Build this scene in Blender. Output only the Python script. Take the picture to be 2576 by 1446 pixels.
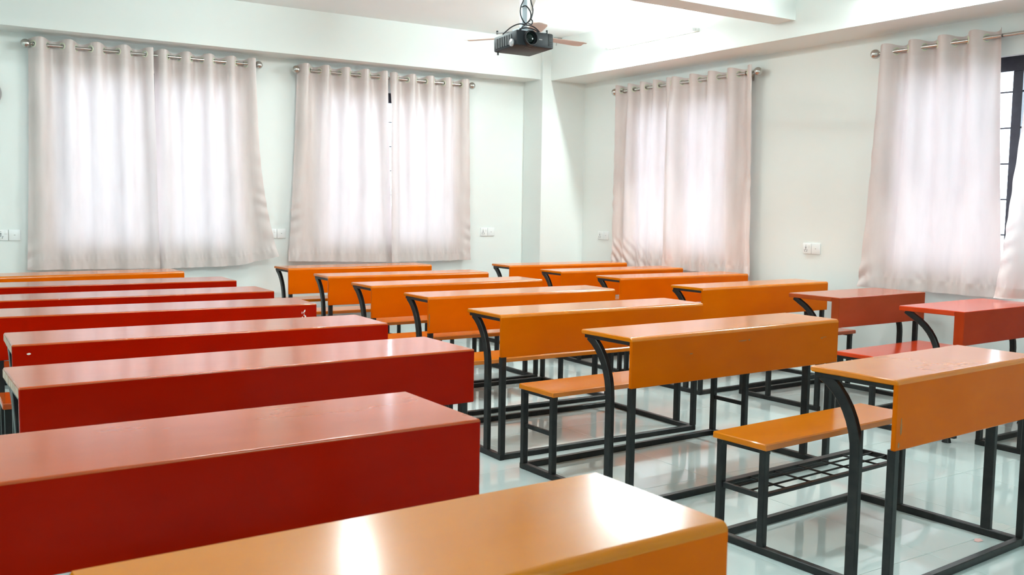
import bpy, bmesh, math, random
from mathutils import Vector, Matrix
random.seed(7)
sc = bpy.context.scene
for o in list(bpy.data.objects): bpy.data.objects.remove(o)
COL = sc.collection
PI = math.pi

# ------------------------------------------------------------------ camera, sky, exposure
cam_d = bpy.data.cameras.new('camera'); cam = bpy.data.objects.new('camera', cam_d); COL.objects.link(cam)
cr, cu, cf = Vector((.841635, -.539851, .014544)), Vector((.034328, .080356, .996175)), Vector((.538954, .837917, -.086162))
M = Matrix.Identity(4)
for i in range(3):
    M[i][0] = cr[i]; M[i][1] = cu[i]; M[i][2] = -cf[i]
M[2][3] = 1.3173
cam.matrix_world = M
cam_d.sensor_width = 36; cam_d.lens = 2383.3/2576*36
cam_d.clip_start = .05; cam_d.clip_end = 200
cam_d.dof.use_dof = True; cam_d.dof.focus_distance = 4.6; cam_d.dof.aperture_fstop = 7.1
sc.camera = cam

SKY = 6.0
TUBE = 205
w = bpy.data.worlds.new('overcast_sky'); sc.world = w; w.use_nodes = True
bg = w.node_tree.nodes['Background']; bg.inputs[0].default_value = (.86, .93, 1.0, 1); bg.inputs[1].default_value = SKY
sc.view_settings.view_transform = 'Standard'; sc.view_settings.look = 'None'
sc.view_settings.exposure = 1.04; sc.view_settings.gamma = 1; sc.view_settings.use_curve_mapping = False
cy = sc.cycles
cy.max_bounces = 10; cy.diffuse_bounces = 6; cy.glossy_bounces = 4; cy.transmission_bounces = 6; cy.transparent_max_bounces = 8
cy.sample_clamp_indirect = 6; cy.caustics_reflective = False; cy.caustics_refractive = False
cy.use_denoising = True

# ------------------------------------------------------------------ materials
def nodes(name):
    m = bpy.data.materials.new(name); m.use_nodes = True
    nt = m.node_tree
    return m, nt, nt.nodes['Principled BSDF']
def N(nt, typ, **kw):
    n = nt.nodes.new(typ)
    for k, v in kw.items(): setattr(n, k, v)
    return n
def noise_mix(nt, c1, c2, scale, detail=4, vec=None, lo=.35, hi=.65):
    tc = N(nt, 'ShaderNodeTexCoord'); n = N(nt, 'ShaderNodeTexNoise'); n.inputs['Scale'].default_value = scale; n.inputs['Detail'].default_value = detail
    src = tc.outputs['Object']
    if vec:
        mp = N(nt, 'ShaderNodeMapping'); mp.inputs['Scale'].default_value = vec
        nt.links.new(src, mp.inputs[0]); src = mp.outputs[0]
    nt.links.new(src, n.inputs['Vector'])
    r = N(nt, 'ShaderNodeValToRGB'); r.color_ramp.elements[0].position = lo; r.color_ramp.elements[1].position = hi
    r.color_ramp.elements[0].color = (*c1, 1); r.color_ramp.elements[1].color = (*c2, 1)
    nt.links.new(n.outputs['Fac'], r.inputs[0])
    return r.outputs[0], n
def bump(nt, b, scale, strength, dist=.002, detail=2, vec=None):
    tc = N(nt, 'ShaderNodeTexCoord'); n = N(nt, 'ShaderNodeTexNoise'); n.inputs['Scale'].default_value = scale; n.inputs['Detail'].default_value = detail
    src = tc.outputs['Object']
    if vec:
        mp = N(nt, 'ShaderNodeMapping'); mp.inputs['Scale'].default_value = vec
        nt.links.new(src, mp.inputs[0]); src = mp.outputs[0]
    nt.links.new(src, n.inputs['Vector'])
    bp = N(nt, 'ShaderNodeBump'); bp.inputs['Strength'].default_value = strength; bp.inputs['Distance'].default_value = dist
    nt.links.new(n.outputs['Fac'], bp.inputs['Height']); nt.links.new(bp.outputs[0], b.inputs['Normal'])
def mat(name, c1, c2=None, rough=.5, scale=3, metal=0, spec=.5, bmp=None, vec=None, emit=None, lo=.35, hi=.65):
    m, nt, b = nodes(name)
    b.inputs['Roughness'].default_value = rough; b.inputs['Metallic'].default_value = metal
    b.inputs['Specular IOR Level'].default_value = spec
    if c2:
        o, _ = noise_mix(nt, c1, c2, scale, vec=vec, lo=lo, hi=hi); nt.links.new(o, b.inputs['Base Color'])
    else: b.inputs['Base Color'].default_value = (*c1, 1)
    if bmp: bump(nt, b, *bmp)
    if emit:
        b.inputs['Emission Color'].default_value = (*emit[0], 1); b.inputs['Emission Strength'].default_value = emit[1]
    return m
def paint(name, c1, c2, rough=.155, spec=.55, bm=.035):
    return mat(name, c1, c2, rough, 2.2, spec=spec, bmp=(7, bm, .004, 2, (1, 1.6, 1)), vec=(1, 2.5, 2.5))
MT = {}
# each desk: one enamel; the front copy is duller, with shade put into its colour
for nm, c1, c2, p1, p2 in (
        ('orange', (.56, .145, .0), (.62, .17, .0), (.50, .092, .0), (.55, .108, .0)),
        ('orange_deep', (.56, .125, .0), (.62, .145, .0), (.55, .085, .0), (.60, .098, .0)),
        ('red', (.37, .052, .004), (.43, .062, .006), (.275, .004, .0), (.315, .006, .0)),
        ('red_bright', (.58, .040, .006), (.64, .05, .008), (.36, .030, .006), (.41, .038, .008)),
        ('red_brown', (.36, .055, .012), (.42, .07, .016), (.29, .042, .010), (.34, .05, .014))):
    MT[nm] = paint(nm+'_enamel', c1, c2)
    MT[nm+'_front'] = paint(nm+'_shaded_front', p1, p2, .20, .07)
MT['red_glossy'] = paint('glossy_red_enamel', (.37, .052, .004), (.43, .062, .006), .10, .55, .10)
MT['red_glossy_front'] = MT['red_front']
MT['orange_worn'] = paint('worn_orange_enamel', (.47, .135, .0), (.52, .155, .0), .17, .40)
MT['orange_worn_front'] = MT['orange_front']
MT['pale_edge'] = mat('pale_board_edge', (.50, .40, .32), (.34, .20, .13), .6, 30)  # paler mottled strip on the left end of some desktops
MT['black'] = mat('black_painted_steel', (.008, .008, .009), (.016, .016, .015), .38, 25, spec=.28, bmp=(60, .15, .001))
MT['wall'] = mat('cream_wall_paint', (.785, .82, .80), (.80, .835, .815), .55, 1.2, spec=.25, bmp=(140, .05, .001))
MT['beam'] = mat('cream_beam_paint', (.785, .82, .80), (.80, .835, .815), .55, 1.2, spec=.25, bmp=(140, .05, .001))
MT['ceil'] = mat('white_ceiling_paint', (.87, .91, .92), (.89, .93, .94), .7, 1.5, spec=.2)
MT['tile'] = mat('pale_vitrified_tile', (.56, .645, .635), (.61, .69, .68), .055, 1.4, spec=.55, bmp=(3, .02, .003))
MT['grout'] = mat('grey_tile_grout', (.30, .31, .29), (.24, .25, .23), .8, 40)
MT['steel'] = mat('brushed_steel_rod', (.62, .60, .57), (.50, .48, .45), .24, 60, metal=1, vec=(.05, 8, 8))
MT['ring'] = mat('cream_plastic_grommet', (.66, .68, .52), None, .35)
MT['frame'] = mat('black_window_frame', (.012, .012, .02), (.02, .02, .03), .35, 20)
MT['plate'] = mat('white_switch_plastic', (.84, .86, .86), None, .3)
MT['hole'] = mat('dark_socket_hole', (.03, .03, .04), None, .5)
MT['whitemetal'] = mat('white_enamelled_metal', (.80, .80, .79), (.76, .76, .75), .35, 10)
MT['tube'] = mat('lit_fluorescent_tube', (.9, .95, 1), None, .4, emit=((.86, 1.0, .985), TUBE))
MT['tube_dim'] = mat('dimmed_tube', (.9, .95, 1), None, .4, emit=((.86, 1.0, .985), TUBE*.6))  # emission cut so the wall near this tube does not burn out
MT['projector'] = mat('charcoal_projector_plastic', (.008, .011, .015), (.011, .014, .018), .5, 40, spec=.3)
MT['grille'] = mat('dark_vent_plastic', (.006, .007, .009), None, .5)
MT['lens'] = mat('dark_lens_glass', (.003, .008, .007), None, .06, spec=.3)
MT['pole'] = mat('pale_blue_grey_enamel', (.52, .60, .66), (.48, .56, .62), .4, 10)
MT['silver'] = mat('silver_plastic', (.55, .55, .57), (.48, .48, .50), .3, 8, metal=.6)
MT['cable'] = mat('black_cable_rubber', (.012, .011, .016), None, .45)
MT['fan'] = mat('beige_fan_enamel', (.60, .44, .38), (.64, .48, .42), .35, 5)
MT['cap'] = mat('grey_mould_plastic', (.30, .28, .28), None, .5)
MT['chip'] = mat('bare_pale_primer', (.75, .70, .66), None, .7)
MT['smudge'] = mat('scuffed_olive_mark', (.22, .10, .02), (.30, .11, .01), .5, 40)
MT['scrap'] = mat('pink_paper', (.75, .45, .42), None, .8)

def curtain_mat(name, tl, dens):
    m, nt, b = nodes(name)
    col, n = noise_mix(nt, (.65, .555, .53), (.72, .62, .595), 9, 4, vec=(1, 1, .25))
    nt.links.new(col, b.inputs['Base Color'])
    b.inputs['Roughness'].default_value = .36; b.inputs['Specular IOR Level'].default_value = .5
    b.inputs['Sheen Weight'].default_value = .15
    bump(nt, b, 260, .06, .001, 2, (1, 1, .3))
    t = N(nt, 'ShaderNodeBsdfTranslucent')
    c2, n2 = noise_mix(nt, tuple(q*.86 for q in tl), tl, 14, 5, vec=(1, 1, .12)); nt.links.new(c2, t.inputs[0])
    mx = N(nt, 'ShaderNodeMixShader'); mx.inputs[0].default_value = dens
    nt.links.new(b.outputs[0], mx.inputs[1]); nt.links.new(t.outputs[0], mx.inputs[2])
    nt.links.new(mx.outputs[0], nt.nodes['Material Output'].inputs[0])
    return m
MT['curtain'] = curtain_mat('beige_satin_curtain', (.84, .76, .80), .145)
MT['hem'] = curtain_mat('beige_satin_hem', (.72, .62, .63), .11)

def glass():
    m, nt, b = nodes('window_glass')
    t = N(nt, 'ShaderNodeBsdfTransparent'); t.inputs[0].default_value = (.90, .95, .98, 1)
    g = N(nt, 'ShaderNodeBsdfGlossy'); g.inputs['Roughness'].default_value = .02
    f = N(nt, 'ShaderNodeFresnel'); f.inputs[0].default_value = 1.45
    mx = N(nt, 'ShaderNodeMixShader')
    nt.links.new(f.outputs[0], mx.inputs[0]); nt.links.new(t.outputs[0], mx.inputs[1]); nt.links.new(g.outputs[0], mx.inputs[2])
    nt.links.new(mx.outputs[0], nt.nodes['Material Output'].inputs[0])
    return m
MT['glass'] = glass()

# ------------------------------------------------------------------ mesh helpers
class MB:
    def __init__(s): s.v = []; s.f = []
    def add(s, vs, fs):
        k = len(s.v); s.v += [tuple(p) for p in vs]; s.f += [tuple(i+k for i in f) for f in fs]
        return s
    def box(s, a, b, ch=0.0):
        x0, x1 = sorted((a[0], b[0])); y0, y1 = sorted((a[1], b[1])); z0, z1 = sorted((a[2], b[2]))
        if ch <= 0:
            vs = [(x, y, z) for x in (x0, x1) for y in (y0, y1) for z in (z0, z1)]
            return s.add(vs, [(0, 1, 3, 2), (4, 6, 7, 5), (0, 4, 5, 1), (2, 3, 7, 6), (0, 2, 6, 4), (1, 5, 7, 3)])
        bm = bmesh.new(); bmesh.ops.create_cube(bm, size=1)
        for v in bm.verts: v.co = Vector(((x0+x1)/2+v.co.x*(x1-x0), (y0+y1)/2+v.co.y*(y1-y0), (z0+z1)/2+v.co.z*(z1-z0)))
        bmesh.ops.bevel(bm, geom=list(bm.edges), offset=ch, segments=2, profile=.5, affect='EDGES')
        bm.verts.index_update()
        s.add([v.co[:] for v in bm.verts], [[v.index for v in f.verts] for f in bm.faces]); bm.free(); return s
    def sweep(s, path, sec, closed=False):
        """sweep a list of (a,b) section points along 3D path"""
        P = [Vector(p) for p in path]; n = len(P); k = len(sec); rings = []
        up = None
        for i in range(n):
            if closed: t = (P[(i+1) % n]-P[i-1]).normalized(); mit = 1
            else:
                a = (P[i]-P[i-1]).normalized() if i else (P[1]-P[0]).normalized()
                b = (P[i+1]-P[i]).normalized() if i < n-1 else a
                t = (a+b).normalized(); mit = 1/max(.4, a.dot(t))
            if up is None:
                up = Vector((1, 0, 0)) if abs(t.x) < .9 else Vector((0, 0, 1))
            u = (up - t*up.dot(t)).normalized(); v = t.cross(u); up = u
            rings.append([P[i]+u*p[0]+v*(p[1]*mit) for p in sec])
        vs = [q for r in rings for q in r]; fs = []
        for i in range(n if closed else n-1):
            j = (i+1) % n
            for c in range(k):
                d = (c+1) % k; fs.append((i*k+c, i*k+d, j*k+d, j*k+c))
        if not closed: fs += [tuple(range(k))[::-1], tuple((n-1)*k+c for c in range(k))]
        return s.add(vs, fs)
    def bar(s, p0, p1, wd=.03, ht=.03): return s.sweep([p0, p1], sq(wd, ht))
    def cyl(s, p0, p1, r, n=14, r1=None):
        p0, p1 = Vector(p0), Vector(p1); t = (p1-p0).normalized()
        u = t.orthogonal().normalized(); v = t.cross(u); r1 = r if r1 is None else r1
        vs = [p0+(u*math.cos(a)+v*math.sin(a))*r for a in [2*PI*i/n for i in range(n)]] + [p1+(u*math.cos(a)+v*math.sin(a))*r1 for a in [2*PI*i/n for i in range(n)]]
        return s.add(vs, [(i, (i+1) % n, n+(i+1) % n, n+i) for i in range(n)] + [tuple(range(n))[::-1], tuple(range(n, 2*n))])
    def lathe(s, base, axis, prof, n=20):
        base = Vector(base); t = Vector(axis).normalized(); u = t.orthogonal().normalized(); v = t.cross(u)
        k = len(prof); vs = []
        for (r, h) in prof:
            for i in range(n):
                a = 2*PI*i/n; vs.append(base+t*h+(u*math.cos(a)+v*math.sin(a))*max(r, 1e-4))
        fs = [(j*n+i, j*n+(i+1) % n, (j+1)*n+(i+1) % n, (j+1)*n+i) for j in range(k-1) for i in range(n)]
        fs += [tuple(range(n))[::-1], tuple((k-1)*n+i for i in range(n))]
        return s.add(vs, fs)
    def torus(s, c, nrm, R, r, n=20, m=8):
        c = Vector(c); t = Vector(nrm).normalized(); u = t.orthogonal().normalized(); v = t.cross(u); vs = []
        for i in range(n):
            d = u*math.cos(2*PI*i/n)+v*math.sin(2*PI*i/n)
            for j in range(m):
                b = 2*PI*j/m; vs.append(c+d*(R+r*math.cos(b))+t*(r*math.sin(b)))
        return s.add(vs, [(i*m+j, ((i+1) % n)*m+j, ((i+1) % n)*m+(j+1) % m, i*m+(j+1) % m) for i in range(n) for j in range(m)])
    def prism_x(s, prof, x0, x1, ch=.003, keep=()):
        """polygon in (y,z) extruded along x with chamfered ends; edges listed in keep are not inset"""
        n = len(prof); P = [Vector(p) for p in prof]
        area = sum(P[i].x*P[(i+1) % n].y-P[(i+1) % n].x*P[i].y for i in range(n))
        sg = 1 if area > 0 else -1
        nr = []
        for i in range(n):
            d = (P[(i+1) % n]-P[i]).normalized(); nr.append(Vector((-d.y, d.x))*sg)
        ins = []
        for i in range(n):
            a, b = (i-1) % n, i; da = 0 if a in keep else ch; db = 0 if b in keep else ch
            na, nb = nr[a], nr[b]; det = na.x*nb.y-na.y*nb.x
            if abs(det) < 1e-4: ins.append(P[i]+(na*da+nb*db)*.5)
            else: ins.append(P[i]+Vector(((da*nb.y-db*na.y)/det, (na.x*db-nb.x*da)/det)))
        vs = [(x0, p.x, p.y) for p in ins]+[(x0+ch, p.x, p.y) for p in P]+[(x1-ch, p.x, p.y) for p in P]+[(x1, p.x, p.y) for p in ins]
        fs = [(k*n+i, k*n+(i+1) % n, (k+1)*n+(i+1) % n, (k+1)*n+i) for k in range(3) for i in range(n)]
        fs += [tuple(range(n))[::-1], tuple(range(3*n, 4*n))]
        return s.add(vs, fs)
    def build(s, name, m, parent=None, smooth=None, loc=None):
        me = bpy.data.meshes.new(name); me.from_pydata(s.v, [], s.f)
        bm = bmesh.new(); bm.from_mesh(me); bmesh.ops.recalc_face_normals(bm, faces=bm.faces); bm.to_mesh(me); bm.free()
        me.materials.append(m if not isinstance(m, str) else MT[m])
        if smooth is not None:
            for p in me.polygons: p.use_smooth = True
            me.set_sharp_from_angle(angle=math.radians(smooth))
        o = bpy.data.objects.new(name, me); COL.objects.link(o)
        if parent: o.parent = parent
        if loc: o.location = loc
        return o
def sq(wd, ht=None):
    ht = ht or wd; a, b = wd/2, ht/2; c = min(a, b)*.22
    return [(-a+c, -b), (a-c, -b), (a, -b+c), (a, b-c), (a-c, b), (-a+c, b), (-a, b-c), (-a, -b+c)]
def circ(r, n=8): return [(r*math.cos(2*PI*i/n), r*math.sin(2*PI*i/n)) for i in range(n)]
def spline(pts, k=6):
    P = [Vector(p) for p in pts]; P = [P[0]*2-P[1]]+P+[P[-1]*2-P[-2]]; out = []
    for i in range(1, len(P)-2):
        for j in range(k):
            t = j/k; a, b, c, d = P[i-1:i+3]
            out.append(.5*((2*b)+(c-a)*t+(2*a-5*b+4*c-d)*t*t+(3*b-a-3*c+d)*t**3))
    out.append(P[-2]); return out
def empty(name, loc=(0, 0, 0), rz=0):
    o = bpy.data.objects.new(name, None); COL.objects.link(o); o.location = loc; o.rotation_euler = (0, 0, rz); o.empty_display_size = .1
    return o
def tag(o, label, cat, group=None):
    o['label'] = label; o['category'] = cat
    if group: o['group'] = group
    return o
def struct(o): o['kind'] = 'structure'; return o

# ------------------------------------------------------------------ room shell
XR, YL, ZC = 6.292, 8.72, 3.06
XF, YN, TH = -4.6, -4.4, .24
WIN_L = [(1.03, 2.63, .88, 2.42), (3.33, 4.87, .88, 2.42)]       # openings in the left wall (x0,x1,z0,z1)
WIN_R = [(6.10, 7.50, .86, 2.37), (2.95, 4.50, .86, 2.37)]       # openings in the right wall (y0,y1,z0,z1)
def wall_with_holes(name, axis, lo, hi, holes, t0, t1):
    mb = MB(); xs = sorted(holes)
    def B(a, b, z0, z1):
        if axis == 'x': mb.box((a, t0, z0), (b, t1, z1))
        else: mb.box((t0, a, z0), (t1, b, z1))
    cur = lo
    for (a, b, z0, z1) in xs:
        B(cur, a, -.012, ZC); B(a, b, -.012, z0); B(a, b, z1, ZC); cur = b
    B(cur, hi, -.012, ZC)
    return struct(mb.build(name, 'wall'))
wall_with_holes('wall_left', 'x', XF-TH, XR+TH, WIN_L, YL, YL+TH)
wall_with_holes('wall_right', 'y', YN, YL, WIN_R, XR, XR+TH)
struct(MB().box((XF-TH, YN, -.012), (XF, YL, ZC)).build('wall_far', 'wall'))
struct(MB().box((XF-TH, YN-TH, -.012), (XR+TH, YN, ZC)).build('wall_near', 'wall'))
struct(MB().box((XF-TH, YN-TH, ZC), (XR+TH, YL+TH, ZC+.15)).build('ceiling', 'ceil'))
# beams and the corner pillar
struct(MB().box((XF, YL-.309, 2.651), (XR-.561, YL, ZC)).build('trim_1', 'beam'))
struct(MB().box((XR-.453, YN, 2.642), (XR, YL-.35, ZC)).build('trim_2', 'beam'))
struct(MB().box((XF, 5.10, 2.77), (XR-.453, 5.315, ZC)).build('trim_3', 'beam'))
struct(MB().box((XR-.561, YL-.35, -.006), (XR, YL, ZC)).build('trim_4', 'wall'))
# floor: slab with raised plain border, and loose tiles where the camera sees them
TS = .60; TX0, TY0 = XR-13*TS, YL-14*TS
fl = MB().box((XF-TH, YN-TH, -.15), (XR+TH, YL+TH, -.010))
fl.box((XF, YN, -.010), (TX0, YL, 0)).box((TX0, YN, -.010), (XR, TY0, 0))
floor = struct(fl.build('floor', 'tile'))
struct(MB().box((TX0, TY0, -.010), (XR, YL, -.003)).build('grout', 'grout', floor))
tile0 = MB().box((-TS/2+.0012, -TS/2+.0012, -.008), (TS/2-.0012, TS/2-.0012, 0), .0012).build('tile', 'tile', floor)
first = True
for i in range(13):
    for j in range(14):
        x, y = TX0+(i+.5)*TS, TY0+(j+.5)*TS
        t = tile0 if first else tile0.copy()
        if not first: COL.objects.link(t)
        first = False; t.location = (x, y, random.uniform(-.0003, 0)); t.parent = floor
# ------------------------------------------------------------------ windows
def window(idx, axis, a, b, z0, z1, split):
    """black sliding window set in its opening; p(s, d, z): s along the wall, d depth into the wall"""
    p = (lambda s, d, z: (s, YL+d, z)) if axis == 'x' else (lambda s, d, z: (XR+d, s, z))
    root = struct(empty('window_%d' % idx, p((a+b)/2, .08, z0)))
    inv = Vector(p((a+b)/2, .08, z0))
    def bx(name, s0, s1, d0, d1, zz0, zz1, m, par=root):
        q0, q1 = Vector(p(s0, d0, zz0))-inv, Vector(p(s1, d1, zz1))-inv
        return MB().box(q0, q1, .004 if m == 'frame' else 0).build(name, m, par)
    bx('frame_head', a, b, .05, .13, z1-.10, z1, 'frame'); bx('frame_sill', a, b, .05, .13, z0, z0+.06, 'frame')
    bx('frame_jamb', a, a+.05, .05, .13, z0+.06, z1-.10, 'frame'); bx('frame_jamb', b-.05, b, .05, .13, z0+.06, z1-.10, 'frame')
    for s in split: bx('mullion', s-.034, s+.034, .05, .11, z0+.06, z1-.10, 'frame')
    e = [a+.05]+sorted(split)+[b-.05]
    for i in range(len(e)-1):
        g = bx('pane', e[i]+(.03 if i else 0), e[i+1]-(.03 if i < len(e)-2 else 0), .088, .093, z0+.06, z1-.10, 'glass')
    k = 0
    zz = 1.165
    while zz < z1-.12:
        MB().cyl(Vector(p(a+.04, .065, zz))-inv, Vector(p(b-.04, .065, zz))-inv, .006, 8).build('security_bar', 'frame', root, 60); zz += .242
    return root
window(1, 'x', *WIN_L[0], [1.864]); window(2, 'x', *WIN_L[1], [4.09])
window(3, 'y', *WIN_R[0], [6.80]); window(4, 'y', *WIN_R[1], [3.612])

# ------------------------------------------------------------------ curtain rods and curtains
def frameL(s, n, z): return Vector((s, YL-n, z))
def frameR(s, n, z): return Vector((XR-n, s, z))
ROFF = .095
def rod(fr, s0, s1, z, label, fins=(1, 1)):
    base = fr((s0+s1)/2, ROFF, z); root = tag(empty('curtain_rod', base), label, 'curtain rod', 'curtain rods over the windows')
    L = lambda s, n, zz: fr(s, n, zz)-base
    d = 1 if s1 > s0 else -1
    MB().cyl(L(s0+.06*d, ROFF, z), L(s1-.06*d, ROFF, z), .0125, 14).build('pole', 'steel', root, 50)
    prof = [(.014, 0), (.016, .004), (.016, .016), (.009, .020), (.009, .032), (.018, .036)] + [(.036*math.sin(a), .068-.036*math.cos(a)) for a in [PI*k/10 for k in range(2, 11)]]
    ax = fr(1, 0, 0)-fr(0, 0, 0)
    if fins[0]: MB().lathe(L(s0+.07*d, ROFF, z), -ax*d, prof, 18).build('finial', 'steel', root, 50)
    if fins[1]: MB().lathe(L(s1-.07*d, ROFF, z), ax*d, prof, 18).build('finial', 'steel', root, 50)
    for s in (s0+.14*d, s1-.14*d):
        mb = MB().cyl(L(s, 0.002, z-.03), L(s, ROFF, z-.012), .006, 8)
        mb.box(L(s-.012, .001, z-.06), L(s+.012, .006, z), .001)
        mb.torus(L(s, ROFF, z), ax, .016, .004, 14, 6)
        mb.build('bracket', 'steel', root, 50)
    return root
rod(frameL, .875, 2.775, 2.556, 'brushed steel curtain rod over the leftmost window, ball finials at both ends')
rod(frameL, 3.125, 5.02, 2.548, 'brushed steel curtain rod over the second window from the left')
rod(frameR, 7.738, 5.795, 2.490, 'brushed steel curtain rod over the window right of the corner pillar')
rod(frameR, 4.636, 2.60, 2.490, 'brushed steel curtain rod running out of the right edge of the frame')

def curtain(fr, top, bot, ztop, zbot, folds, label, group, ph=.08, seed=0, flare=None, cut=None, lift=None, amp=.042):
    """grommet curtain; top/bot = (s0,s1) at rod and hem, zbot = (z at s0, z at s1)"""
    rnd = random.Random(seed)
    zr = ztop-.048
    H = ztop-min(zbot)
    base = fr((top[0]+top[1])/2, ROFF, ztop)
    sub = [(rnd.uniform(1.2, 3.4)*folds/5, rnd.uniform(0, 6.3), rnd.uniform(.4, 1)) for _ in range(4)]
    per = 1/(folds-.55) if folds > 1 else 1
    def P(c, t, off=0):
        e = t*t*(3-2*t)
        te = .55*t+.45*t*t
        s = (top[0]+(top[1]-top[0])*c)*(1-te)+(bot[0]+(bot[1]-bot[0])*c)*te
        a = amp*(.40+.60*max(0, 1-t*1.25)**1.3)
        th = 2*PI*(c-ph)/per
        # cloth rounds off into wider folds lower down
        wv = math.cos(th+.25*math.sin(3*t+seed))
        wv = math.copysign(abs(wv)**.8, wv)
        n = ROFF+a*wv
        k = min(1, t*2.2)
        n += k*.010*sum(g*math.sin(2*PI*f*c+q+.9*t*(1 if i % 2 else -1)) for i, (f, q, g) in enumerate(sub))
        # diagonal tension creases close to the side hems
        ed = math.exp(-((c if seed % 2 == 0 else 1-c)/.085)**2)+.35*math.exp(-((1-c if seed % 2 == 0 else c)/.06)**2)
        n += ed*.0075*k*(.35+.65*math.sin(13*t+seed)**2*min(1, .2+t*1.2))*math.sin(58*t+7*math.sin(3.1*t+seed)+(26*c if seed % 2 == 0 else -26*c)+2.2*math.sin(11*t+seed))*(.35+.9*t)
        if seed == 6: n += .006*math.sin(75*(.9*c-t*1.5))*max(0, min(1, (t-.80)/.08))*max(0, 1-c*1.1)
        if t > .86: n += .007*(t-.86)/.14*math.sin(2*PI*c*folds*1.9+seed)
        n += .0045*math.exp(-((t-.952)/.014)**2)*math.sin(2*PI*c*folds*4.3+2*math.sin(7*c*folds+seed))
        z = ztop-(ztop-(zbot[0]+(zbot[1]-zbot[0])*c))*t
        z += .010*max(0, 1-t*30)*wv*1.1
        if flare: n += flare*t**1.6*(c if flare > 0 else 1)
        if lift: s, n, z = lift(c, t, s, n, z)
        return fr(s, max(.012, n)+off, z)-base
    NC, NT = int(folds*22), 110
    ts = [i*.0042/1.0 for i in range(24)]
    ts += [ts[-1]+(1-ts[-1])*((j+1)/(NT-24)) for j in range(NT-24)]
    # grommet centres: where the cloth crosses the rod line
    rings = []
    x = 0
    k = 0
    while True:
        c = ph+per*(.25+.5*k); k += 1
        if c > .995: break
        if c > .012: rings.append(c)
    c0 = ph-per*.25
    if c0 > .02: rings.append(c0)
    def sheet(name, m, c_lo, c_hi, tset, off, holes):
        vs, fs = [], []
        cs = [c_lo+(c_hi-c_lo)*i/NC for i in range(NC+1)]
        for t in tset:
            for c in cs: vs.append(P(c, t, off))
        hc = [P(c, .048/H) for c in rings]
        for j in range(len(tset)-1):
            for i in range(NC):
                f = (j*(NC+1)+i, j*(NC+1)+i+1, (j+1)*(NC+1)+i+1, (j+1)*(NC+1)+i)
                if holes and tset[j] < .1:
                    ctr = (vs[f[0]]+vs[f[2]])/2
                    if any((ctr-h).length < .0205 for h in hc): continue
                fs.append(f)
        return vs, fs
    root = tag(empty('curtain', base), label, 'curtain', group)
    def mk(name, m, tset, off, holes):
        vs, fs = sheet(name, m, 0, 1, tset, off, holes)
        me = bpy.data.meshes.new(name); me.from_pydata(vs, [], fs); me.materials.append(MT[m])
        for p in me.polygons: p.use_smooth = True
        o = bpy.data.objects.new(name, me); COL.objects.link(o); o.parent = root; return o
    mk('fabric', 'curtain', ts, 0, True)
    hb = 1-.085/H
    mk('bottom_hem', 'hem', [hb+(1-hb)*i/10 for i in range(11)], .0035, False)
    mk('heading_band', 'hem', [t for t in ts if t <= .105/H*1.02], .003, True)
    for c in rings:
        a = P(c-.004, .048/H); b = P(c+.004, .048/H); tg = (b-a); tg.z = 0
        nrm = tg.cross(Vector((0, 0, 1)))
        o = MB().torus(P(c, .048/H), nrm, .0245, .0052, 22, 8).build('grommet', 'ring', root, 80)
    return root
GL, GR = 'beige curtains along the left wall', 'beige curtains along the right wall'
def lift1(c, t, s, n, z):          # lower right corner of the pair is tugged sideways and up
    k = max(0, (c-.55)/.45)**2*max(0, (t-.35)/.65)**2
    return s+.07*k, n+.10*k, z+.085*k
def tuck(c, t, s, n, z):           # the leading edge laps over the neighbouring panel
    return s, n+.055*max(0, 1-c/.13)*min(1, t*6), z
curtain(frameL, (.900, 1.850), (.845, 1.880), 2.605, (.735, .725), 5, 'beige curtain panel at the far left, left half of the leftmost window', GL, .09, 2)
curtain(frameL, (1.868, 2.735), (1.880, 2.84), 2.600, (.722, .735), 5, 'beige curtain panel with lifted lower right corner, right half of the leftmost window', GL, .07, 5, lift=lift1)
curtain(frameL, (3.145, 4.045), (3.045, 4.140), 2.600, (.765, .735), 5, 'beige curtain panel with puckered left edge, left half of the second window', GL, .07, 4)
curtain(frameL, (4.075, 4.980), (4.085, 5.02), 2.595, (.735, .742), 5, 'beige curtain panel nearest the corner pillar on the left wall', GL, .05, 3, lift=tuck)
curtain(frameR, (7.715, 6.864), (7.735, 6.858), 2.540, (.700, .740), 5, 'beige curtain panel just right of the corner pillar, left half of its window', GR, .06, 6)
curtain(frameR, (6.905, 5.835), (6.890, 5.800), 2.540, (.735, .728), 5, 'beige curtain panel right half of the window beside the corner pillar', GR, .09, 7, lift=tuck)
curtain(frameR, (4.585, 3.650), (4.700, 3.555), 2.540, (.735, .745), 4.6, 'large beige curtain panel beside the uncovered strip of window at right', GR, .07, 8)
def lift2(c, t, s, n, z):          # the free edge is drawn into the room and rests on the desk
    k = t**1.2*max(0, 1-c*1.15)
    f = max(0, (t-.80)/.20)
    return s, n+.33*k+.03*f*math.sin(9*c+2)*(1-c), max(z, .764+.012*(1-c)) if c < .45 else z
curtain(frameR, (3.45, 2.66), (3.40, 2.62), 2.540, (.765, .70), 4, 'beige curtain at right frame edge, its hem bunched on a red desk', GR, .10, 10, lift=lift2)

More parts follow.
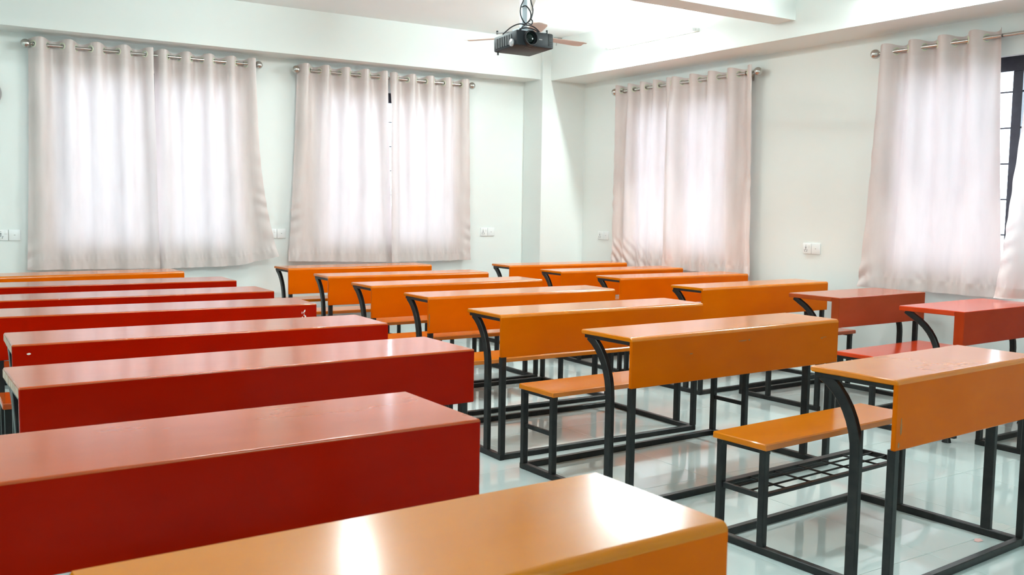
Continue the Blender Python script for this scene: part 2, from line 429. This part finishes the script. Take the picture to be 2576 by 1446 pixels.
# ------------------------------------------------------------------ wall sockets
def socket(fr, s, z, d, label):
    base = fr(s, 0, z); root = tag(empty('wall_socket', base), label, 'socket', 'white socket and switch plates')
    L = lambda a, n, b: fr(s+a*d, n, z+b)-base
    for k, nm in ((-1, 'socket_plate'), (1, 'switch_plate')):
        a = k*.044
        pl = MB().box(L(a-.0425, .001, -.044), L(a+.0425, .012, .044), .003).build(nm, 'plate', root, 40)
        if k < 0:
            hb = MB()
            for (u, v, w_, h_) in ((0, .026, .007, .004), (0, .010, .009, .009), (0, -.005, .005, .014), (-.014, -.013, .005, .008), (.014, -.013, .005, .008), (-.010, -.023, .007, .005), (.010, -.023, .007, .005)):
                hb.box(L(a-.012+u-w_/2, .0115, v-h_/2), L(a-.012+u+w_/2, .0126, v+h_/2))
            hb.build('socket_holes', 'hole', pl)
            MB().box(L(a+.012, .010, .006), L(a+.034, .0145, .036), .002).build('rocker', 'plate', pl, 40)
        else:
            MB().box(L(a-.005, .011, -.002), L(a+.005, .013, .002)).build('indicator', 'cap', pl)
    return root
socket(frameL, .722, 1.018, 1, 'white socket plate on the wall left of the leftmost curtains, cut by the frame')
socket(frameL, 2.962, 1.023, 1, 'white socket plate between the two curtained windows of the left wall')
socket(frameL, 5.280, 1.032, 1, 'white socket plate between the second window and the corner pillar')
socket(frameR, 7.985, 1.014, -1, 'white socket plate squeezed between the corner pillar and a curtain')
socket(frameR, 5.225, 1.000, -1, 'white socket plate alone on the bare right wall')

# ------------------------------------------------------------------ tube lights
def tube_light(a, b, out, label, drop=0, tm='tube'):
    a, b = Vector(a), Vector(b); c = (a+b)/2; root = tag(empty('tube_light', c), label, 'tube light', 'white fluorescent battens')
    t = (b-a).normalized(); o = Vector(out); up = t.cross(o)
    bx = MB().sweep([a-c, b-c], sq(.045, .03)); bx.build('batten', 'whitemetal', root)
    MB().cyl(a-c+o*.042+t*.03, b-c+o*.042-t*.03, .0135, 12).build('tube', tm, root, 60)
    for q, s in ((a, 1), (b, -1)):
        MB().box(q-c+o*.01-up*.014+t*s*.004, q-c+o*.06+up*.014+t*s*.032, .003).build('end_cap', 'plate', root)
    if drop:
        for q in (a+t*.15, b-t*.15): MB().cyl(q-c, q-c+Vector((0, 0, drop)), .006, 8).build('hanger', 'whitemetal', root)
    return root
XB = XR-.453
tube_light((XB-.017, 7.36, 2.85), (XB-.017, 6.15, 2.85), (-1, 0, 0), 'lit tube light on the right beam, glaring beside the fan')
tube_light((XB-.017, 4.36, 2.87), (XB-.017, 3.15, 2.87), (-1, 0, 0), 'lit tube light on the right beam above the rightmost curtains')
tube_light((2.98, 7.05, 2.98), (2.66, 5.90, 2.98), (0, 0, -1), 'lit tube light hung under the ceiling left of the fan, above the frame', .08, 'tube_dim')
tube_light((-2.6, 5.6, 2.98), (-2.6, 4.4, 2.98), (0, 0, -1), 'added fill tube light under the ceiling at the far left, outside the frame', .08)  # unseen lamp added to fill the left side
tube_light((1.0, 3.4, 2.98), (2.2, 3.4, 2.98), (0, 0, -1), 'added fill tube light under the ceiling over the middle aisle, outside the frame', .08)  # made-up lamp over the aisle, lifts the general light

tube_light((2.2, -2.8, 2.98), (3.4, -2.8, 2.98), (0, 0, -1), 'added fill tube light under the ceiling behind the camera, outside the frame', .08)  # added behind the camera to brighten desk fronts and right wall
tube_light((-2.4, 1.6, 2.98), (-1.2, 1.6, 2.98), (0, 0, -1), 'added fill tube light under the ceiling left of the camera, outside the frame', .08)  # extra unseen lamp, fill from the near left

# ------------------------------------------------------------------ projector on its pole
P0 = Vector((3.315, 5.143, 2.431)); PW, PD, PH = .285, .28, .098
pr = tag(empty('projector', P0), 'dark grey ceiling projector with a large lens hanging from a white pole', 'projector')
pr.rotation_euler = (math.radians(-3), 0, 0)
MB().box((0, 0, -PH), (PW, PD, 0), .010).build('housing', 'projector', pr, 40)
g = MB()
for k in range(7):
    y = .06+k*.028
    g.box((-.003, y, -.082), (.004, y+.020, -.018))
g.build('side_vent', 'grille', pr)
g = MB()
for k in range(9): g.box((.245, -.003, -.082+k*.0085), (.272, .003, -.077+k*.0085))
fv = g.build('front_vent', 'grille', pr)
ln = MB().lathe((.098, .01, -.048), (0, -1, 0), [(.050, 0), (.050, .030), (.047, .036), (.043, .036), (.039, .012), (.030, .010)], 32).build('lens_barrel', 'grille', pr, 40)
MB().lathe((.098, .002, -.048), (0, -1, 0), [(.038, 0), (.034, .008), (.020, .013), (.004, .015)], 28).build('lens_glass', 'lens', ln, 60)
MB().lathe((-.002, .052, -.075), (-1, 0, 0), [(.024, 0), (.024, .008), (.018, .012)], 20).build('focus_dial', 'silver', pr, 40)
MB().box((.170, -.0015, -.050), (.195, .002, -.044)).build('badge', 'cap', pr)
MB().box((.085, .03, -PH-.0015), (.135, .045, -PH+.001)).build('label_recess', 'grille', pr)
for (x, y) in ((.02, .26),): MB().cyl((x, y, -PH), (x, y, -PH-.018), .006, 10).build('foot', 'grille', pr, 40)
mk = tag(empty('projector_mount', P0+Vector((.14, .14, 0))), 'white square projector pole hanging from the ceiling beam', 'mount')
MB().box((-.018, -.018, .03), (.018, .018, 2.77-P0.z), .002).build('pole', 'pole', mk)
MB().box((-.055, -.045, .012), (.055, .045, .032), .004).build('base_plate', 'pole', mk)
MB().box((-.06, -.05, 2.77-P0.z-.006), (.06, .05, 2.77-P0.z), .001).build('ceiling_plate', 'whitemetal', mk)
for (x0, y0, x1, y1) in ((-.05, .0, -.13, .11), (.05, 0, .12, -.10)):
    MB().bar((x0, y0, .014), (x1, y1, .010), .022, .006).build('arm', 'silver', mk)
    MB().cyl((x1, y1, .004), (x1, y1, .026), .007, 10).build('knob', 'grille', mk, 40)
cb = tag(empty('projector_cable', P0+Vector((.14, .14, 0))), 'black looped cables tied round the projector pole', 'cable')
def cable(pts, r=.0042): return MB().sweep(spline(pts), circ(r, 7)).build('cable_run', 'cable', cb, 80)
cable([(-.09, -.06, .335), (-.05, -.06, .29), (-.025, -.04, .22), (-.045, -.04, .17), (-.05, -.04, .13), (-.035, -.04, .09), (-.005, -.04, .065), (.03, -.04, .10), (.03, -.04, .14), (-.005, -.04, .175), (-.04, -.04, .165)])
cable([(.04, -.04, .30), (.03, -.04, .22), (.048, -.04, .16), (.035, -.04, .10), (-.005, -.045, .06), (-.04, -.05, .035), (-.055, -.05, .005)])
cable([(-.005, -.045, .055), (-.05, -.03, .058), (-.095, .0, .035), (-.125, .05, -.005)])
cable([(-.02, -.045, .055), (.04, -.05, .05), (.08, -.06, .025), (.10, -.06, 0)])
cable([(-.07, -.04, 0), (-.05, -.05, .025), (0, -.055, .035), (.06, -.06, .025), (.095, -.06, .003)])
cable([(.03, -.04, .10), (.045, -.04, .085), (.04, -.04, .065), (.015, -.04, .066)])

# ------------------------------------------------------------------ ceiling fan
fn = tag(empty('ceiling_fan', (4.12, 6.20, 2.615)), 'beige three-bladed ceiling fan partly hidden behind the projector', 'fan')
MB().lathe((0, 0, -.045), (0, 0, 1), [(.03, 0), (.085, .004), (.10, .02), (.10, .06), (.085, .085), (.03, .095), (.014, .10)], 28).build('motor', 'fan', fn, 40)
MB().cyl((0, 0, .05), (0, 0, ZC-2.615), .0095, 12).build('down_rod', 'whitemetal', fn, 60)
MB().lathe((0, 0, .195), (0, 0, 1), [(.014, 0), (.022, .02), (.045, .07), (.055, .10), (.052, .108), (.012, .11)], 24).build('canopy', 'whitemetal', fn, 40)
for a in (244, 4, 124):
    ca, sa = math.cos(math.radians(a)), math.sin(math.radians(a))
    vs = []; S = [(.17, .045), (.22, .050), (.36, .056), (.49, .060), (.535, .052), (.545, .03)]
    for (r, hw) in S:
        for k in (-1, -.35, .35, 1):
            tl = -k*hw*.10; cv = .006*(1-k*k)
            for th in (0, .003):
                x, y = r, k*hw
                vs.append((x*ca-y*sa, x*sa+y*ca, tl+cv+th-.004*(r-.17)))
    fs = []; n = 8
    for i in range(len(S)-1):
        for k in range(3):
            b = i*n+k*2; fs.append((b, b+2, b+n+2, b+n)); fs.append((b+1, b+n+1, b+n+3, b+3))
        fs.append((i*n, i*n+n, i*n+n+1, i*n+1)); fs.append((i*n+6, i*n+7, i*n+n+7, i*n+n+6))
    for e in (0, len(S)-1):
        for k in range(3): b = e*n+k*2; fs.append((b, b+1, b+3, b+2))
    bl = MB().add(vs, fs).build('blade', 'fan', fn, 30)
    MB().bar((.08*ca, .08*sa, 0), (.20*ca, .20*sa, .004), .035, .005).build('blade_arm', 'whitemetal', fn)
# small hook on the beam near the corner
hk = tag(empty('ceiling_hook', (5.80, 8.19, 3.045)), 'small dark cable hook high on the right beam, just right of the projector', 'hook')
MB().bar((-.06, 0, .002), (.039, 0, .004), .012, .016).build('hook_arm', 'cable', hk)
MB().sweep(spline([(-.01, 0, 0), (-.025, 0, -.03), (-.03, 0, -.07)]), circ(.002, 6)).build('wire_end', 'cable', hk)
# rounded fitting cut by the left frame edge
ck = tag(empty('wall_fitting', (.583, YL, 2.152)), 'grey rounded wall fitting, only its rim inside the left frame edge', 'wall fitting')
MB().lathe((0, 0, 0), (0, -1, 0), [(.115, 0), (.12, .01), (.12, .035), (.108, .045)], 36).build('rim', 'cap', ck, 40)
MB().lathe((0, -.044, 0), (0, -1, 0), [(.100, 0), (.09, .006), (.01, .01)], 30).build('face', 'plate', ck, 40)

# ------------------------------------------------------------------ school desks
HT = .76
def arc(cx, cz, r, a0, a1, k=6): return [(cx+r*math.cos(math.radians(a0+(a1-a0)*i/k)), cz+r*math.sin(math.radians(a0+(a1-a0)*i/k))) for i in range(k+1)]
def school_desk(x, y, yaw, L, d, p, kind, paint_, label, group, B=.813, s0=.541, s1=.82, zs=.432, shelf=False, front_rail=True, seat_paint=None, left_edge=None):
    root = tag(empty('school_desk', (x, y, 0), yaw), label, 'desk', group)
    t, r, tp = {'thin': (.020, .016, .018), 'thick': (.034, .006, .020), 'box': (.029, .003, .060)}[kind]
    zsm = HT-r-.001
    prof = [(d-.006, HT), (r+.003, HT)]+arc(r, HT-r, r, 90, 180)+[(0, zsm), (tp, zsm), (tp, HT-t), (d-.006, HT-t), (d, HT-t+.005), (d, HT-.006)]
    keep = (len(arc(r, HT-r, r, 90, 180))+2,)
    top = MB().prism_x(prof, 0, L, .0035, keep).build('desktop', paint_, root, 35)
    pp = [(0, zsm), (0, HT-p+.003), (.003, HT-p), (tp-.003, HT-p), (tp, HT-p+.003), (tp, zsm)]
    pan = MB().prism_x(pp, 0, L, .0035, (5,)).build('front_panel', paint_+'_front', root, 35)
    if left_edge:
        MB().box((-.0015, .004, HT-t+.002), (.001, d-.006, HT-.006)).build('edge_strip', left_edge, top)
    sp = seat_paint or paint_
    st = .026
    MB().prism_x([(s0, zs-st), (s0, zs-.005), (s0+.005, zs), (s1-.005, zs), (s1, zs-.005), (s1, zs-st)], -.005, L, .004).build('seat', sp, root, 35)
    W = .030
    xl, xr = .018, L-.045
    for k, xx in enumerate((xl, xr)):
        # straight legs
        MB().bar((xx+.005, tp/2+.010, W), (xx+.005, tp/2+.010, HT-p-.0005)).build('leg', 'black', root)
        xi = xl+.055 if k == 0 else xr-.03
        MB().bar((xi, tp+.004, HT-p-.0), (xi, tp+.004, HT-t-.004), .028, .008).build('panel_bracket', 'black', root)
        for yy in (s0+.022, B-W/2): MB().bar((xx, yy, W), (xx, yy, zs-st)).build('leg', 'black', root)
        yb = .155
        pth = [(xx, yb, W), (xx, yb, .30), (xx, yb, .47)]
        a_ = .23 if kind != 'box' else .33
        top_z = HT-t-.008
        for q in range(1, 9):
            th = math.radians(68*q/8); pth.append((xx, yb+a_*(1-math.cos(th)), .47+(top_z-.47)*math.sin(th)/math.sin(math.radians(68))))
        if kind == 'box': pth[-1] = (xx, pth[-1][1], HT-t)
        MB().sweep(pth, sq(.024, .040) if kind != 'box' else sq(.028, .032)).build('curved_leg', 'black', root, 40)
        if kind != 'box': MB().bar((xx, tp+.004, HT-t-.008), (xx, d-.022, HT-t-.008), .026, .016).build('top_bearer', 'black', root)
        if front_rail or k == 1 or True:
            y0 = 0.004 if front_rail else yb-.02
            MB().bar((xx, y0, W/2), (xx, B, W/2), W, W).build('base_rail', 'black', root)
        if not front_rail:
            MB().cyl((xx, tp+W/2, 0), (xx, tp+W/2, .035), .026, 10, .017).build('foot', 'black', root, 40)
        MB().bar((xx, s0+.035, .222), (xx, B-W, .222), .014, .022).build('rung', 'black', root)
        MB().bar((xx, s0+.005, zs-st-.008), (xx, B, zs-st-.008), .026, .016).build('seat_bearer', 'black', root)
    MB().bar((xl, B-W/2, W/2), (xr, B-W/2, W/2), W, W).build('base_rail', 'black', root)
    if front_rail: MB().bar((xl-.012, tp+W/2-.014, W/2), (xr+.012, tp+W/2-.014, W/2), W, W).build('base_rail', 'black', root)
    if shelf:
        za = .222
        sh = MB().bar((xl, s0+.03, za), (xr, s0+.03, za), .014, .022).bar((xl, B-.02, za+.004), (xr, B-.02, za+.004), .014, .035).build('shelf_frame', 'black', root)
        n = 6
        for q in range(1, n):
            xx = xl+(xr-xl)*q/n
            MB().cyl((xx, s0+.03, za+.004), (xx, B-.02, za+.004), .0045, 8).build('shelf_wire', 'black', sh, 60)
        for yy in (s0+.03+(B-.05-s0)/3, s0+.03+2*(B-.05-s0)/3):
            MB().cyl((xl, yy, za+.004), (xr, yy, za+.004), .0045, 8).build('shelf_wire', 'black', sh, 60)
    return root, pan, top

GLr, GMr, GRr = 'desks in the left row', 'desks in the middle row', 'desks in the right row'
ORANGE = dict(d=.341, p=.2215)
D_ = {}
def put(key, x, y, yaw, L, d, p, kind, pm, label, group, **kw): D_[key] = school_desk(x, y, yaw, L, d, p, kind, pm, label, group, **kw)
# left row, nearest first
put('N', .203, 1.146, .0275, 1.022, .378, .235, 'thin', 'orange_worn', 'orange desk nearest the camera, cut by the bottom edge, white glare on its top', GLr, B=.77, s0=.523, s1=.786)
put('R1', -.317, 2.067, .0154, 1.572, .430, .208, 'thick', 'red', 'red desk directly behind the nearest orange desk, small bright glint on its top', GLr)
put('R2', .271, 3.106, .0214, 1.581, .408, .208, 'thick', 'red_glossy', 'red desk with pale left end, second red one from the camera', GLr, left_edge='pale_edge')
put('R3', .333, 4.033, -.0124, 1.564, .396, .208, 'thick', 'red_glossy', 'red desk with a white chip at the left of its front, third red one', GLr, left_edge='pale_edge')
put('R4', .343, 5.024, -.0328, 1.572, .386, .208, 'thick', 'red_glossy', 'red desk with a flaked white mark near its right end', GLr, B=.765, s1=.775)
put('R5', .382, 5.815, -.0091, 1.572, .393, .208, 'thick', 'red_glossy', 'red desk with scraped right corner, behind the one with the flaked mark', GLr)
put('R6', .409, 6.704, -.0083, 1.572, .396, .208, 'thick', 'red_glossy', 'rearmost red desk of the left row, in front of an orange one', GLr)
put('R7', .459, 7.614, .0636, 1.410, .360, .2215, 'thin', 'orange_deep', 'orange desk at the back of the left row, under the leftmost curtains', GLr)
# middle row, nearest first
put('D', 2.751, 1.909, .0652, 1.000, .345, .2405, 'thin', 'orange', 'orange desk at right with a wire shelf under its bench', GMr, B=.77, s0=.523, s1=.786, shelf=True)
put('C6', 2.607, 3.098, .0417, 1.426, .345, .2215, 'thin', 'orange', 'orange desk with smudges on its front, directly behind the wire-shelf desk', GMr)
put('C5', 2.556, 4.069, .0045, 1.414, .350, .2215, 'thin', 'orange', 'orange desk with chipped left end of its top, behind the smudged one', GMr)
put('C4', 2.649, 5.045, -.0014, 1.437, .342, .2215, 'thin', 'orange_deep', 'orange desk with a dark worn left edge on its front, fourth of the middle row', GMr)
put('C3', 2.664, 5.902, .0182, 1.427, .341, .2215, 'thin', 'orange_deep', 'orange desk third from the back of the middle row', GMr)
put('C2', 2.708, 6.792, -.0226, 1.409, .333, .2215, 'thin', 'orange_deep', 'orange desk second from the back of the middle row', GMr)
put('C1', 2.736, 7.755, .0362, 1.397, .336, .2215, 'thin', 'orange_deep', 'rearmost orange desk of the middle row, under the second window', GMr)
# right row, nearest first
put('E7', 5.11, 2.215, .02, 1.0, .40, .195, 'thin', 'orange', 'desk at the right frame edge of which only black base rails and legs show', GRr)
put('E6', 4.989, 3.066, .0572, .935, .403, .194, 'box', 'red_bright', 'bright red desk at the right edge with a curtain resting on it', GRr, front_rail=False)
put('E5', 5.017, 3.934, .0291, .948, .404, .194, 'box', 'red_brown', 'brownish red short desk behind the bright red one at right', GRr, front_rail=False)
put('E4', 4.699, 4.835, .0365, 1.391, .320, .2215, 'thin', 'orange', 'orange desk beside the bare wall, right behind the brownish red one', GRr)
put('E3', 4.742, 5.793, -.0180, 1.397, .330, .2215, 'thin', 'orange_deep', 'orange desk third from the back of the right row', GRr, B=.76, s1=.77)
put('E2', 4.734, 6.576, .0010, 1.401, .332, .2215, 'thin', 'orange_deep', 'orange desk second from the back of the right row', GRr)
put('E1', 4.743, 7.415, -.0091, 1.398, .330, .2215, 'thin', 'orange_deep', 'rearmost orange desk of the right row, beside the corner pillar', GRr)

# paint damage on the fronts (thin flakes and scuffs, each a part of its panel)
def flake(key, pts, name, m, part=1):
    mb = MB()
    for (lx, z, wx, hz, sk) in pts:
        n = 9; vs = []
        rr = [random.uniform(.75, 1.1) for _ in range(n)]
        for yy in (-.0006, .001):
            for i in range(n):
                a = 2*PI*i/n; vs.append((lx+wx*rr[i]*math.cos(a)+sk*hz*math.sin(a), yy, z+hz*rr[i]*math.sin(a)))
        mb.add(vs, [tuple(range(n))[::-1], tuple(range(n, 2*n))]+[(i, (i+1) % n, n+(i+1) % n, n+i) for i in range(n)])
    return mb.build(name, m, D_[key][part])
flake('R4', [(1.503, .722, .004, .008, .25), (1.497, .716, .003, .003, 0), (1.488, .713, .002, .007, 0), (1.500, .700, .003, .004, .2), (1.507, .690, .004, .011, -.1), (1.490, .688, .003, .005, .1), (1.499, .709, .002, .003, 0)], 'paint_flake', 'chip')
flake('R3', [(.058, .722, .008, .004, 0)], 'paint_flake', 'chip')
flake('C6', [(.36, .665, .012, .003, 0), (.70, .700, .035, .0025, .1), (.745, .701, .008, .004, 0), (1.29, .672, .010, .003, 0), (1.31, .676, .020, .0015, 0)], 'scuff', 'smudge')
flake('D', [(.030, .60, .005, .032, 0), (.020, .538, .006, .010, 0)], 'scuff', 'smudge')
flake('C4', [(.006, .62, .004, .05, 0), (.30, .552, .004, .005, 0)], 'scuff', 'smudge')
sp = tag(MB().add([(-.018, -.01, .0005), (.016, -.012, .0005), (.022, .006, .004), (-.004, .014, .006), (-.02, .006, .002)], [(0, 1, 2, 3, 4)]).build('paper_scrap', 'scrap', None, None, (3.60, 2.10, .001)), 'tiny pink scrap of paper on the floor tiles at right', 'scrap')
